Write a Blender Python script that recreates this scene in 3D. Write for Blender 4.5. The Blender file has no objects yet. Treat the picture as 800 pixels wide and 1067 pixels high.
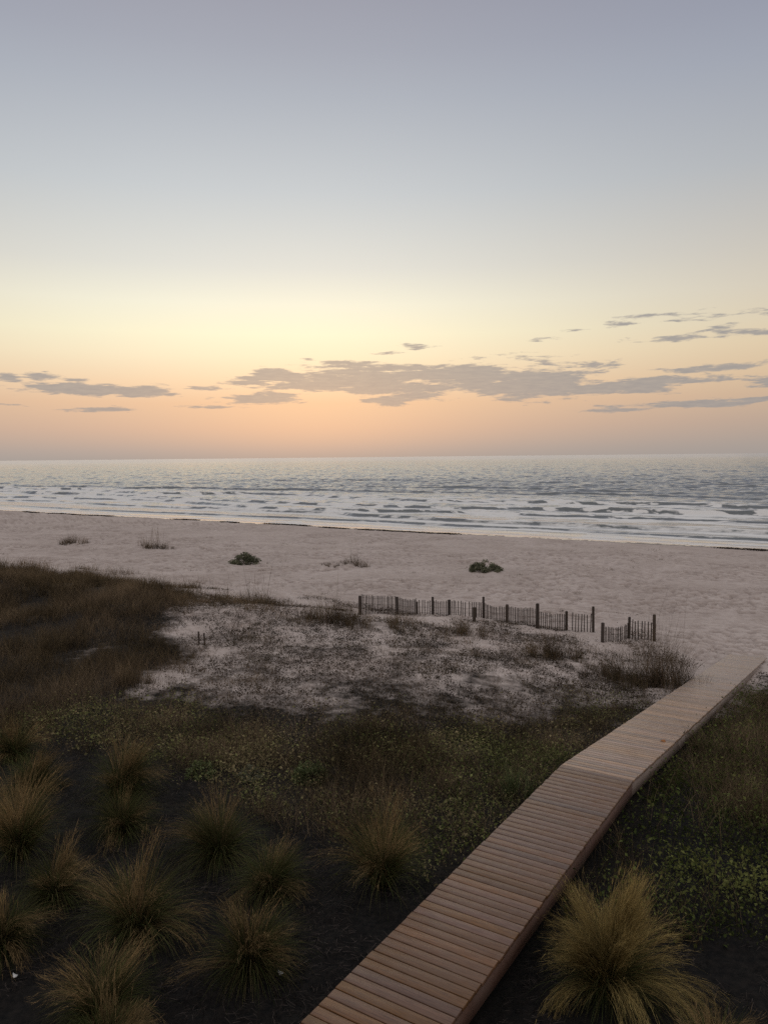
import bpy, math, random
import numpy as np
rng = np.random.default_rng(7)
random.seed(7)
R = math.radians
scene = bpy.context.scene
COL = scene.collection

# ------------------------------------------------------------------ camera
CAM = np.array([0.0, 0.0, 5.5])
PITCH, ROLL, F = R(4.11), R(0.57), 800.0
_f = np.array([0, math.cos(PITCH), -math.sin(PITCH)])
_r0 = np.array([1.0, 0, 0]); _u0 = np.cross(_r0, _f)
_r = _r0*math.cos(ROLL) - _u0*math.sin(ROLL)
_u = _u0*math.cos(ROLL) + _r0*math.sin(ROLL)

def project(x, y, z):
    dx, dy, dz = x-CAM[0], y-CAM[1], z-CAM[2]
    X = dx*_r[0]+dy*_r[1]+dz*_r[2]; Y = dx*_u[0]+dy*_u[1]+dz*_u[2]; Z = dx*_f[0]+dy*_f[1]+dz*_f[2]
    Z = np.where(Z > 0.3, Z, 0.3)
    return 400+F*X/Z, 533.5-F*Y/Z, Z

def ray(px, py):
    d = _f + _r*((px-400)/F) + _u*((533.5-py)/F)
    return d/np.linalg.norm(d)

# ------------------------------------------------------------------ noise (numpy value noise)
def _hash(ix, iy, seed):
    h = (ix.astype(np.int64)*374761393 + iy.astype(np.int64)*668265263 + seed*1442695041) & 0xFFFFFFFF
    h = ((h ^ (h >> 13))*1274126177) & 0xFFFFFFFF
    h = (h ^ (h >> 16)) & 0xFFFFFFFF
    return h.astype(np.float64)/4294967295.0

def vnoise(x, y, seed=0):
    x = np.asarray(x, float); y = np.asarray(y, float)
    ix = np.floor(x); iy = np.floor(y)
    fx = x-ix; fy = y-iy
    fx = fx*fx*fx*(fx*(fx*6-15)+10); fy = fy*fy*fy*(fy*(fy*6-15)+10)
    a = _hash(ix, iy, seed); b = _hash(ix+1, iy, seed); c = _hash(ix, iy+1, seed); d = _hash(ix+1, iy+1, seed)
    return (a*(1-fx)+b*fx)*(1-fy) + (c*(1-fx)+d*fx)*fy      # 0..1

def fbm(x, y, octaves=4, seed=0, gain=0.5):
    s = 0; a = 1; n = 0
    for o in range(octaves):
        s = s + a*vnoise(x*2**o + 17.3*o, y*2**o - 9.1*o, seed+o); n += a; a *= gain
    return s/n

def sstep(a, b, x):
    t = np.clip((x-a)/(b-a), 0, 1); return t*t*(3-2*t)

# ------------------------------------------------------------------ terrain: s runs towards the sea, t along the shore
AZ = R(32.75)
SN, CS = math.sin(AZ), math.cos(AZ)
def st(x, y): return x*SN+y*CS, x*CS-y*SN
def xy(s, t): return s*SN+t*CS, s*CS-t*SN
SEA = -3.5
KINK_S = 12.88
RAMP = 0.1175
WALK_T0, WALK_T1, WALK_C = -4.578, -3.322, -3.95
def deck_z(s): return np.where(s < KINK_S, 0.0, -(s-KINK_S)*RAMP)

PS = [-400, 4, 10, 13, 14.5, 18, 26, 29.3, 31.0, 33.0, 37, 45, 62, 74, 79, 82.5, 90, 130, 400]
PZ = [-.6, -.55, -.5, -.50, -.62, -.98, -1.84, -2.09, -2.22, -2.345, -2.45, -2.62, -2.9, -3.08, -3.27, -3.52, -3.85, -5.0, -9]
def ground_z(x, y):
    x = np.asarray(x, float); y = np.asarray(y, float)
    s, t = st(x, y)
    z = np.interp(s, PS, PZ)
    # low foredune, higher towards the left
    left = sstep(-6, -24, t)
    bump = sstep(12, 22, s)*(1-sstep(27.0+2.0*vnoise(t/6, t*0, 3), 34, s))
    z = z + bump*(0.25*sstep(-6.5, -10, t) + 0.75*left)*(0.7+0.6*vnoise(x/5, y/5, 11))
    und = (fbm(x/4.5, y/4.5, 3, 21)-0.5)*0.45*sstep(9, 16, s)*(1-sstep(60, 76, s))
    near = sstep(0.3, 2.0, np.maximum(WALK_T0-t, t-WALK_T1))      # flat along the boardwalk
    z = z + und*np.where(s < 34, near, 1)
    z = z + 0.12*sstep(0.2, 1.5, np.abs(t-WALK_C)-0.7)*sstep(30.5, 33, s)*(1-sstep(34, 39, s))
    return z

def on_ground(px, py):
    d = ray(px, py); z = -1.5; p = None
    for _ in range(60):
        k = (z-CAM[2])/min(d[2], -1e-3); p = CAM+d*k
        z = 0.5*z+0.5*float(ground_z(p[0], p[1]))
    return np.array([p[0], p[1], float(ground_z(p[0], p[1]))])

def in_poly(px, py, poly):
    inside = np.zeros(px.shape, bool); n = len(poly)
    for i in range(n):
        x0, y0 = poly[i]; x1, y1 = poly[(i+1) % n]
        if y0 == y1: continue
        c = ((y0 > py) != (y1 > py)) & (px < (x1-x0)*(py-y0)/(y1-y0)+x0)
        inside ^= c
    return inside

# ------------------------------------------------------------------ mesh helpers
def mesh_obj(name, co, quads, mat, parent=None, attrs=None, smooth=False, tris=False):
    k = 3 if tris else 4
    co = np.asarray(co, np.float32).reshape(-1, 3); quads = np.asarray(quads, np.int32).reshape(-1, k)
    me = bpy.data.meshes.new(name)
    me.vertices.add(len(co)); me.vertices.foreach_set('co', co.ravel())
    me.loops.add(quads.size); me.loops.foreach_set('vertex_index', quads.ravel())
    me.polygons.add(len(quads))
    me.polygons.foreach_set('loop_start', np.arange(0, quads.size, k, dtype=np.int32))
    me.polygons.foreach_set('loop_total', np.full(len(quads), k, np.int32))
    if smooth: me.polygons.foreach_set('use_smooth', np.ones(len(quads), bool))
    me.update(calc_edges=True)
    for an, av in (attrs or {}).items():
        a = me.attributes.new(an, 'FLOAT', 'POINT'); a.data.foreach_set('value', np.asarray(av, np.float32).ravel())
    me.materials.append(mat)
    o = bpy.data.objects.new(name, me); COL.objects.link(o)
    if parent is not None: o.parent = parent
    return o

class MB:
    """collects boxes / bars with per-vertex tint into one mesh"""
    def __init__(self): self.v = []; self.f = []; self.t = []; self.n = 0
    def box(self, c, ax, ay, az, tint=0.5):
        c = np.asarray(c, float); ax, ay, az = (np.asarray(a, float)/2 for a in (ax, ay, az))
        pts = [c+sx*ax+sy*ay+sz*az for sz in (-1, 1) for sx, sy in ((-1, -1), (1, -1), (1, 1), (-1, 1))]
        b = self.n; self.v += pts; self.t += [tint]*8; self.n += 8
        self.f += [[b+0, b+3, b+2, b+1], [b+4, b+5, b+6, b+7], [b+0, b+1, b+5, b+4], [b+1, b+2, b+6, b+5], [b+2, b+3, b+7, b+6], [b+3, b+0, b+4, b+7]]
    def tube(self, p0, p1, r0, r1, n=8, tint=0.5, tip=None):
        p0 = np.asarray(p0, float); p1 = np.asarray(p1, float); d = p1-p0; d = d/np.linalg.norm(d)
        a = np.cross(d, [0.3, 0.9, 0.2]); a /= np.linalg.norm(a); b_ = np.cross(d, a)
        base = self.n
        for p, r in ((p0, r0), (p1, r1), (p1+d*r1*0.25, r1*0.75), (p1+d*r1*0.25, 0.0005)):
            for i in range(n):
                th = 2*math.pi*i/n; self.v.append(p+r*(a*math.cos(th)+b_*math.sin(th))); self.t.append(tint)
        for l in range(3):
            for i in range(n):
                j = (i+1) % n; self.f.append([base+l*n+i, base+l*n+j, base+(l+1)*n+j, base+(l+1)*n+i])
        self.n += 4*n
    def build(self, name, mat, parent=None, origin=(0, 0, 0)):
        return mesh_obj(name, np.array(self.v)-np.asarray(origin), self.f, mat, parent, {'tint': self.t})

def tag(o, label=None, cat=None, group=None, kind=None):
    if label: o['label'] = label
    if cat: o['category'] = cat
    if group: o['group'] = group
    if kind: o['kind'] = kind
    return o

def empty(name, loc, rz=0):
    o = bpy.data.objects.new(name, None); o.empty_display_size = 0.2
    o.location = loc; o.rotation_euler = (0, 0, rz); COL.objects.link(o); return o

def blades_arrays(base, L, az, th0, dth, w, k=3, tint=None, face=None, taper=0.8):
    N = len(base); base = np.asarray(base, float)
    pts = np.zeros((N, k+1, 3)); pts[:, 0] = base
    for j in range(k):
        th = th0+dth*((j+0.5)/k)**1.3
        st_ = np.sin(th)
        pts[:, j+1, 0] = pts[:, j, 0]+L/k*st_*np.cos(az)
        pts[:, j+1, 1] = pts[:, j, 1]+L/k*st_*np.sin(az)
        pts[:, j+1, 2] = pts[:, j, 2]+L/k*np.cos(th)
    if face is None: face = rng.uniform(0, 2*math.pi, N)
    side = np.stack([np.cos(face), np.sin(face), np.zeros(N)], 1)
    al = np.arange(k+1)/k
    ww = (np.asarray(w)[:, None]*0.5)*np.maximum(0.08, (1-al[None, :]**1.6)**taper)
    v = np.empty((N, k+1, 2, 3))
    v[:, :, 0] = pts-side[:, None, :]*ww[:, :, None]; v[:, :, 1] = pts+side[:, None, :]*ww[:, :, None]
    idx = np.arange(N*(k+1)*2).reshape(N, k+1, 2)
    q = np.stack([idx[:, :-1, 0], idx[:, :-1, 1], idx[:, 1:, 1], idx[:, 1:, 0]], -1).reshape(-1, 4)
    if tint is None: tint = rng.random(N)
    tt = np.repeat(np.asarray(tint), (k+1)*2); aa = np.tile(np.repeat(al, 2), N)
    return v.reshape(-1, 3), q, tt, aa

def join(parts):
    V, Q, T, A = [], [], [], []; off = 0
    for v, q, t, a in parts:
        V.append(v); Q.append(q+off); T.append(t); A.append(a); off += len(v)
    return np.concatenate(V), np.concatenate(Q), np.concatenate(T), np.concatenate(A)

def leaves_arrays(c, size, aspect=2.0, flat=0.5, tint=None, along=None):
    """folded rhombic leaves; flat 0 = any tilt, 1 = lying"""
    N = len(c); c = np.asarray(c, float)
    az = rng.uniform(0, 2*math.pi, N); el = rng.normal(0, 1, N)*(1-flat)*0.9
    d = np.stack([np.cos(az)*np.cos(el), np.sin(az)*np.cos(el), np.sin(el)], 1)
    rl = rng.normal(0, 1, N)*(1-flat)*0.9
    h = np.stack([-np.sin(az), np.cos(az), np.zeros(N)], 1)
    up = np.cross(d, h)
    sd = h*np.cos(rl)[:, None]+up*np.sin(rl)[:, None]
    s = np.asarray(size)[:, None]
    v = np.empty((N, 4, 3))
    nrm = np.cross(d, sd)
    v[:, 0] = c-d*s*0.5; v[:, 2] = c+d*s*0.5-nrm*s*0.08
    v[:, 1] = c+sd*s*(0.5/aspect)+nrm*s*0.10; v[:, 3] = c-sd*s*(0.5/aspect)+nrm*s*0.10
    q = np.arange(N*4).reshape(N, 4)
    if tint is None: tint = rng.random(N)
    if along is None: along = rng.random(N)
    return v.reshape(-1, 3), q, np.repeat(tint, 4), np.repeat(along, 4)

# ------------------------------------------------------------------ materials
def new_mat(name):
    m = bpy.data.materials.new(name); m.use_nodes = True
    nt = m.node_tree; nt.nodes.clear()
    out = nt.nodes.new('ShaderNodeOutputMaterial')
    return m, nt, out
def N(nt, kind, **kw):
    n = nt.nodes.new('ShaderNode'+kind)
    for k, v in kw.items(): setattr(n, k, v)
    return n
def ramp(nt, stops, interp='LINEAR'):
    n = N(nt, 'ValToRGB'); n.color_ramp.interpolation = interp
    e = n.color_ramp.elements
    while len(e) < len(stops): e.new(0.5)
    for el, (p, c) in zip(e, stops):
        el.position = p; el.color = (*c, 1) if len(c) == 3 else c
    return n
def attr(nt, name): return N(nt, 'Attribute', attribute_name=name)
def mix(nt, fac, a, b, blend='MIX'):
    n = N(nt, 'Mix', data_type='RGBA', blend_type=blend)
    L = nt.links
    for sock, v in ((n.inputs[0], fac), (n.inputs[6], a), (n.inputs[7], b)):
        if hasattr(v, 'is_linked'): L.new(v, sock)
        elif isinstance(v, (int, float)): sock.default_value = v
        else: sock.default_value = (*v, 1)
    return n.outputs[2]
def math_(nt, op, a, b=None, c=None, clamp=False):
    n = N(nt, 'Math', operation=op, use_clamp=clamp)
    for s, v in zip(n.inputs, (a, b, c)):
        if v is None: continue
        if hasattr(v, 'is_linked'): nt.links.new(v, s)
        else: s.default_value = v
    return n.outputs[0]
def noise(nt, vec, scale, detail=4, rough=0.55, dist=0.0):
    n = N(nt, 'TexNoise'); n.inputs['Scale'].default_value = scale; n.inputs['Detail'].default_value = detail
    n.inputs['Roughness'].default_value = rough; n.inputs['Distortion'].default_value = dist
    if vec is not None: nt.links.new(vec, n.inputs['Vector'])
    return n
def objco(nt): return N(nt, 'TexCoord').outputs['Object']

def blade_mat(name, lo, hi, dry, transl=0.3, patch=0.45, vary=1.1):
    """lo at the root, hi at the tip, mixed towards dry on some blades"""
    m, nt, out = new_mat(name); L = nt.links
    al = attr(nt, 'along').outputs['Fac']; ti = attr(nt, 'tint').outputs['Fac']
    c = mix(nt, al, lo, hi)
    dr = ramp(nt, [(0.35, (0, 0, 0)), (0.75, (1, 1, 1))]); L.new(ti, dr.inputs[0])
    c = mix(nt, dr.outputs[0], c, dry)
    v = N(nt, 'HueSaturation'); L.new(c, v.inputs['Color'])
    r = math_(nt, 'FRACT', math_(nt, 'MULTIPLY', ti, 37.7))
    geo = N(nt, 'NewGeometry'); pn = noise(nt, geo.outputs['Position'], 0.75, 3, .6)
    pr = N(nt, 'MapRange'); L.new(pn.outputs[0], pr.inputs[0]); pr.inputs[1].default_value = .32; pr.inputs[2].default_value = .68; pr.inputs[3].default_value = 1-patch; pr.inputs[4].default_value = 1+patch
    L.new(math_(nt, 'MULTIPLY', math_(nt, 'MULTIPLY_ADD', r, vary, 1-vary*.5), pr.outputs[0]), v.inputs['Value'])
    d = N(nt, 'BsdfDiffuse'); L.new(v.outputs[0], d.inputs[0])
    t = N(nt, 'BsdfTranslucent'); L.new(v.outputs[0], t.inputs[0])
    ms = N(nt, 'MixShader'); ms.inputs[0].default_value = transl
    L.new(d.outputs[0], ms.inputs[1]); L.new(t.outputs[0], ms.inputs[2]); L.new(ms.outputs[0], out.inputs[0])
    return m

M = {}
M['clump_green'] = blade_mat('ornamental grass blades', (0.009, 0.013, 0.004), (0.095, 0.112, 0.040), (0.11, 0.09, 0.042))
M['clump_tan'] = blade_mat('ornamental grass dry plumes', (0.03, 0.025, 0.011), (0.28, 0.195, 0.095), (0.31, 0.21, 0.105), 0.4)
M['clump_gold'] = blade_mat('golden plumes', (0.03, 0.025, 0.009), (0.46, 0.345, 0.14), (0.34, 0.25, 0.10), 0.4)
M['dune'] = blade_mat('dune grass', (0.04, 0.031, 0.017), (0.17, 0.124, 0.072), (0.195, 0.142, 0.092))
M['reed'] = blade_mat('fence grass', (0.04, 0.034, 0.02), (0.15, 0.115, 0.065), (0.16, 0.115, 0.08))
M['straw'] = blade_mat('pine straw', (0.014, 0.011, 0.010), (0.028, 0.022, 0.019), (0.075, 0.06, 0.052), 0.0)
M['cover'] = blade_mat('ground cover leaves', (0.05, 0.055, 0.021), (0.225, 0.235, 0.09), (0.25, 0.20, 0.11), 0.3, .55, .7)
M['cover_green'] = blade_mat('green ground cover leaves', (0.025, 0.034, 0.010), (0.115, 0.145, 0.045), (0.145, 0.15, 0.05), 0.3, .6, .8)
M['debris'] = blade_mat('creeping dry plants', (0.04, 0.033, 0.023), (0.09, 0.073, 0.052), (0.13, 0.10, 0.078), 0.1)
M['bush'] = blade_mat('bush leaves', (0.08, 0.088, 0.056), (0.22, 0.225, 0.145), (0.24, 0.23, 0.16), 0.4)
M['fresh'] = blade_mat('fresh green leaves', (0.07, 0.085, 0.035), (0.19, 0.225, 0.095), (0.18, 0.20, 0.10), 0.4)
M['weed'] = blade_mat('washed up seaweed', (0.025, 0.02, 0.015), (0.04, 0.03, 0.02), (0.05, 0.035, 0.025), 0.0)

def wood_mat(name, dark, light, grey, rough=0.62):
    m, nt, out = new_mat(name); L = nt.links
    co = objco(nt); ti = attr(nt, 'tint').outputs['Fac']; sa = attr(nt, 'sandy').outputs['Fac']
    mp = N(nt, 'Mapping'); L.new(co, mp.inputs[0]); mp.inputs['Rotation'].default_value = (0, 0, AZ)
    mp2 = N(nt, 'Mapping'); L.new(mp.outputs[0], mp2.inputs[0]); mp2.inputs['Scale'].default_value = (4.0, 95, 95); mp = mp2
    cb = N(nt, 'CombineXYZ'); L.new(math_(nt, 'MULTIPLY', ti, 91.0), cb.inputs[2])
    va = N(nt, 'VectorMath', operation='ADD'); L.new(mp.outputs[0], va.inputs[0]); L.new(cb.outputs[0], va.inputs[1])
    g = noise(nt, va.outputs[0], 1.0, 5, 0.65, 0.4)
    big = noise(nt, co, 2.2, 3)
    gr = ramp(nt, [(0.32, dark), (0.62, light)]); L.new(g.outputs[0], gr.inputs[0])
    v = N(nt, 'HueSaturation'); L.new(gr.outputs[0], v.inputs['Color'])
    L.new(math_(nt, 'MULTIPLY_ADD', ti, 0.62, 0.69), v.inputs['Value'])
    tr = math_(nt, 'FRACT', math_(nt, 'MULTIPLY', ti, 13.7))
    L.new(math_(nt, 'MULTIPLY_ADD', tr, 0.016, 0.490), v.inputs['Hue'])
    L.new(math_(nt, 'MULTIPLY_ADD', tr, 0.4, 0.92), v.inputs['Saturation'])
    b2 = ramp(nt, [(0.4, (0, 0, 0)), (0.7, (0.35, 0.35, 0.35))]); L.new(big.outputs[0], b2.inputs[0])
    c = mix(nt, b2.outputs[0], v.outputs[0], grey)
    sn = noise(nt, co, 7, 5, 0.7)
    sf = math_(nt, 'MULTIPLY', math_(nt, 'ADD', math_(nt, 'MULTIPLY', sn.outputs[0], 1.6), -0.35), sa, clamp=True)
    c = mix(nt, sf, c, (0.40, 0.35, 0.32))
    p = N(nt, 'BsdfPrincipled'); L.new(c, p.inputs['Base Color']); p.inputs['Roughness'].default_value = rough
    p.inputs['Specular IOR Level'].default_value = 0.6 if rough < .5 else .3
    bp = N(nt, 'Bump'); bp.inputs['Strength'].default_value = 0.35; bp.inputs['Distance'].default_value = 0.004
    L.new(g.outputs[0], bp.inputs['Height']); L.new(bp.outputs[0], p.inputs['Normal']); L.new(p.outputs[0], out.inputs[0])
    return m
M['deck'] = wood_mat('weathered deck boards', (0.082, 0.039, 0.020), (0.205, 0.112, 0.064), (0.165, 0.102, 0.068), 0.48)
M['deck_aged'] = wood_mat('sun bleached deck boards', (0.14, 0.082, 0.049), (0.47, 0.31, 0.215), (0.40, 0.30, 0.23), 0.38)
M['beam_aged'] = wood_mat('sun bleached beam', (0.17, 0.125, 0.10), (0.34, 0.265, 0.225), (0.34, 0.28, 0.245), 0.7)
M['beam'] = wood_mat('side beam timber', (0.10, 0.055, 0.042), (0.17, 0.105, 0.08), (0.18, 0.14, 0.12), 0.75)
M['fence'] = wood_mat('old fence wood', (0.035, 0.027, 0.022), (0.075, 0.058, 0.048), (0.07, 0.06, 0.055), 0.85)

def plain_mat(name, c, rough=0.8, var=0.25, scale=20):
    m, nt, out = new_mat(name); L = nt.links
    n = noise(nt, objco(nt), scale, 3)
    c2 = tuple(x*(1-var) for x in c)
    p = N(nt, 'BsdfPrincipled'); L.new(mix(nt, n.outputs[0], c2, c), p.inputs['Base Color']); p.inputs['Roughness'].default_value = rough
    L.new(p.outputs[0], out.inputs[0]); return m
M['shell'] = plain_mat('bleached shell', (0.75, 0.73, 0.69), 0.5)
M['orange_leaf'] = plain_mat('dry orange leaf', (0.42, 0.17, 0.05))
M['wire'] = plain_mat('rusty wire', (0.08, 0.05, 0.035), 0.6)
M['stem'] = plain_mat('bare stems', (0.07, 0.05, 0.035))

# ground material: sand, litter and mulch by the ground's own cover attribute
def ground_mat():
    m, nt, out = new_mat('sand and mulch'); L = nt.links
    co = objco(nt); mu = attr(nt, 'mulch').outputs['Fac']; li = attr(nt, 'litter').outputs['Fac']; we = attr(nt, 'wet').outputs['Fac']
    big = noise(nt, co, 0.25, 4, 0.6); fine = noise(nt, co, 11, 5, 0.7); mid = noise(nt, co, 2.6, 5, 0.65)
    sr = ramp(nt, [(0.3, (0.46, 0.375, 0.33)), (0.7, (0.58, 0.485, 0.435))]); L.new(big.outputs[0], sr.inputs[0])
    sand = mix(nt, 0.55, sr.outputs[0], fine.outputs[0], 'SOFT_LIGHT')
    sand = mix(nt, 0.6, sand, mid.outputs[0], 'SOFT_LIGHT')
    sand = mix(nt, math_(nt, 'MULTIPLY', attr(nt, 'hollow_shade').outputs['Fac'], .65), sand, (0.30, 0.23, 0.195))  # shade of the footprint hollows, mixed into the sand colour
    lr = ramp(nt, [(0.40, (0.008, 0.006, 0.004)), (0.72, (0.042, 0.031, 0.022))]); L.new(fine.outputs[0], lr.inputs[0])
    mr = ramp(nt, [(0.38, (0.002, 0.0018, 0.0017)), (0.74, (0.020, 0.0155, 0.0125))]); L.new(fine.outputs[0], mr.inputs[0])
    lf = math_(nt, 'MULTIPLY', math_(nt, 'SUBTRACT', math_(nt, 'MULTIPLY_ADD', li, 1.5, -0.25), math_(nt, 'MULTIPLY_ADD', mid.outputs[0], 1.2, -0.6)), 1.6, clamp=True)
    c = mix(nt, lf, sand, lr.outputs[0]); c = mix(nt, mu, c, mr.outputs[0])
    c = mix(nt, we, c, (0.13, 0.105, 0.09))
    p = N(nt, 'BsdfPrincipled'); L.new(c, p.inputs['Base Color'])
    L.new(math_(nt, 'MULTIPLY_ADD', we, -0.6, 0.95), p.inputs['Roughness']); p.inputs['Specular IOR Level'].default_value = 0.25
    bp = N(nt, 'Bump'); bp.inputs['Strength'].default_value = 0.6; bp.inputs['Distance'].default_value = 0.03
    L.new(fine.outputs[0], bp.inputs['Height']); L.new(bp.outputs[0], p.inputs['Normal']); L.new(p.outputs[0], out.inputs[0])
    return m

def sea_mat():
    m, nt, out = new_mat('sea water and foam'); L = nt.links
    fo = attr(nt, 'foam').outputs['Fac']; co = objco(nt)
    mp = N(nt, 'Mapping'); L.new(co, mp.inputs[0]); mp.inputs['Rotation'].default_value = (0, 0, AZ)
    mp2 = N(nt, 'Mapping'); L.new(mp.outputs[0], mp2.inputs[0]); mp2.inputs['Scale'].default_value = (0.4, 1.0, 1); mp = mp2
    n1 = noise(nt, mp.outputs[0], 0.9, 5, 0.65); n2 = noise(nt, mp.outputs[0], 0.22, 3, 0.6)
    wa = attr(nt, 'wash').outputs['Fac']; fa = attr(nt, 'far').outputs['Fac']
    body = N(nt, 'BsdfDiffuse'); L.new(mix(nt, wa, (0.19, 0.20, 0.20), (0.36, 0.30, 0.265)), body.inputs[0])
    gl = N(nt, 'BsdfGlossy'); L.new(mix(nt, wa, (0.76, 0.785, 0.85), (0.93, 0.96, 1.0)), gl.inputs[0]); L.new(math_(nt, 'MULTIPLY_ADD', fa, 0.08, 0.14), gl.inputs['Roughness'])
    dt = N(nt, 'VectorMath', operation='DOT_PRODUCT'); L.new(N(nt, 'NewGeometry').outputs['Incoming'], dt.inputs[1])
    fz = math_(nt, 'MULTIPLY_ADD', math_(nt, 'POWER', math_(nt, 'SUBTRACT', 1.0, math_(nt, 'ABSOLUTE', dt.outputs['Value']), clamp=True), 5.0), .98, .02)
    wm = N(nt, 'MixShader'); L.new(fz, wm.inputs[0]); L.new(body.outputs[0], wm.inputs[1]); L.new(gl.outputs[0], wm.inputs[2])
    calm = math_(nt, 'MULTIPLY_ADD', wa, -0.97, 1.0)
    b1 = N(nt, 'Bump'); b1.inputs['Distance'].default_value = 0.10; L.new(n1.outputs[0], b1.inputs['Height']); L.new(math_(nt, 'MULTIPLY', calm, .8), b1.inputs['Strength'])
    b2 = N(nt, 'Bump'); b2.inputs['Distance'].default_value = 0.45; L.new(n2.outputs[0], b2.inputs['Height']); L.new(b1.outputs[0], b2.inputs['Normal']); L.new(math_(nt, 'MULTIPLY', calm, .7), b2.inputs['Strength'])
    L.new(b2.outputs[0], gl.inputs['Normal']); L.new(b2.outputs[0], dt.inputs[0])
    f = N(nt, 'BsdfDiffuse'); f.inputs[0].default_value = (0.88, 0.855, 0.82, 1); L.new(b1.outputs[0], f.inputs['Normal'])
    fn = noise(nt, mp.outputs[0], 2.4, 5, 0.7)
    ff = math_(nt, 'MULTIPLY', math_(nt, 'SUBTRACT', math_(nt, 'MULTIPLY', fo, 1.7), math_(nt, 'MULTIPLY', fn.outputs[0], 1.0)), 2.0, clamp=True)
    ms = N(nt, 'MixShader'); L.new(ff, ms.inputs[0]); L.new(wm.outputs[0], ms.inputs[1]); L.new(f.outputs[0], ms.inputs[2]); L.new(ms.outputs[0], out.inputs[0])
    return m

# ------------------------------------------------------------------ zones of the dune (outlines on the ground)
Z_DUNE = [(-600, 560), (-150, 585), (0, 594), (110, 606), (205, 622), (175, 638), (158, 660), (185, 690), (140, 722), (80, 745), (0, 762), (-600, 800)]
Z_SPARSE = [(100, 752), (150, 725), (165, 700), (135, 680), (150, 655), (170, 628), (260, 628), (380, 644), (560, 660), (700, 690), (700, 712), (650, 750), (590, 795), (470, 792), (300, 788), (180, 775)]
Z_COVER = [(-600, 765), (0, 758), (90, 748), (150, 738), (300, 757), (470, 762), (580, 764), (650, 738), (600, 785), (560, 830), (500, 885), (440, 905), (350, 880), (250, 838), (170, 800), (60, 775), (-600, 790)]
Z_RIGHT = [(610, 850), (700, 765), (785, 725), (1300, 690), (1300, 1010), (800, 985), (720, 985), (640, 965), (545, 960)]
Z_RSAND = [(745, 735), (790, 700), (1300, 660), (1300, 720), (800, 745)]

BARE = [[(55, 690), (108, 671), (128, 674), (72, 694)], [(138, 732), (163, 722), (186, 724), (152, 737)]]
def zone(px, py, poly, jx=14, jy=7, x=None, y=None, seed=50):
    ox = (fbm(x/1.7, y/1.7, 3, seed)-0.5)*4*jx; oy = (fbm(x/1.7+40, y/1.7, 3, seed+9)-0.5)*4*jy
    return in_poly(px+ox, py+oy, poly)

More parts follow.
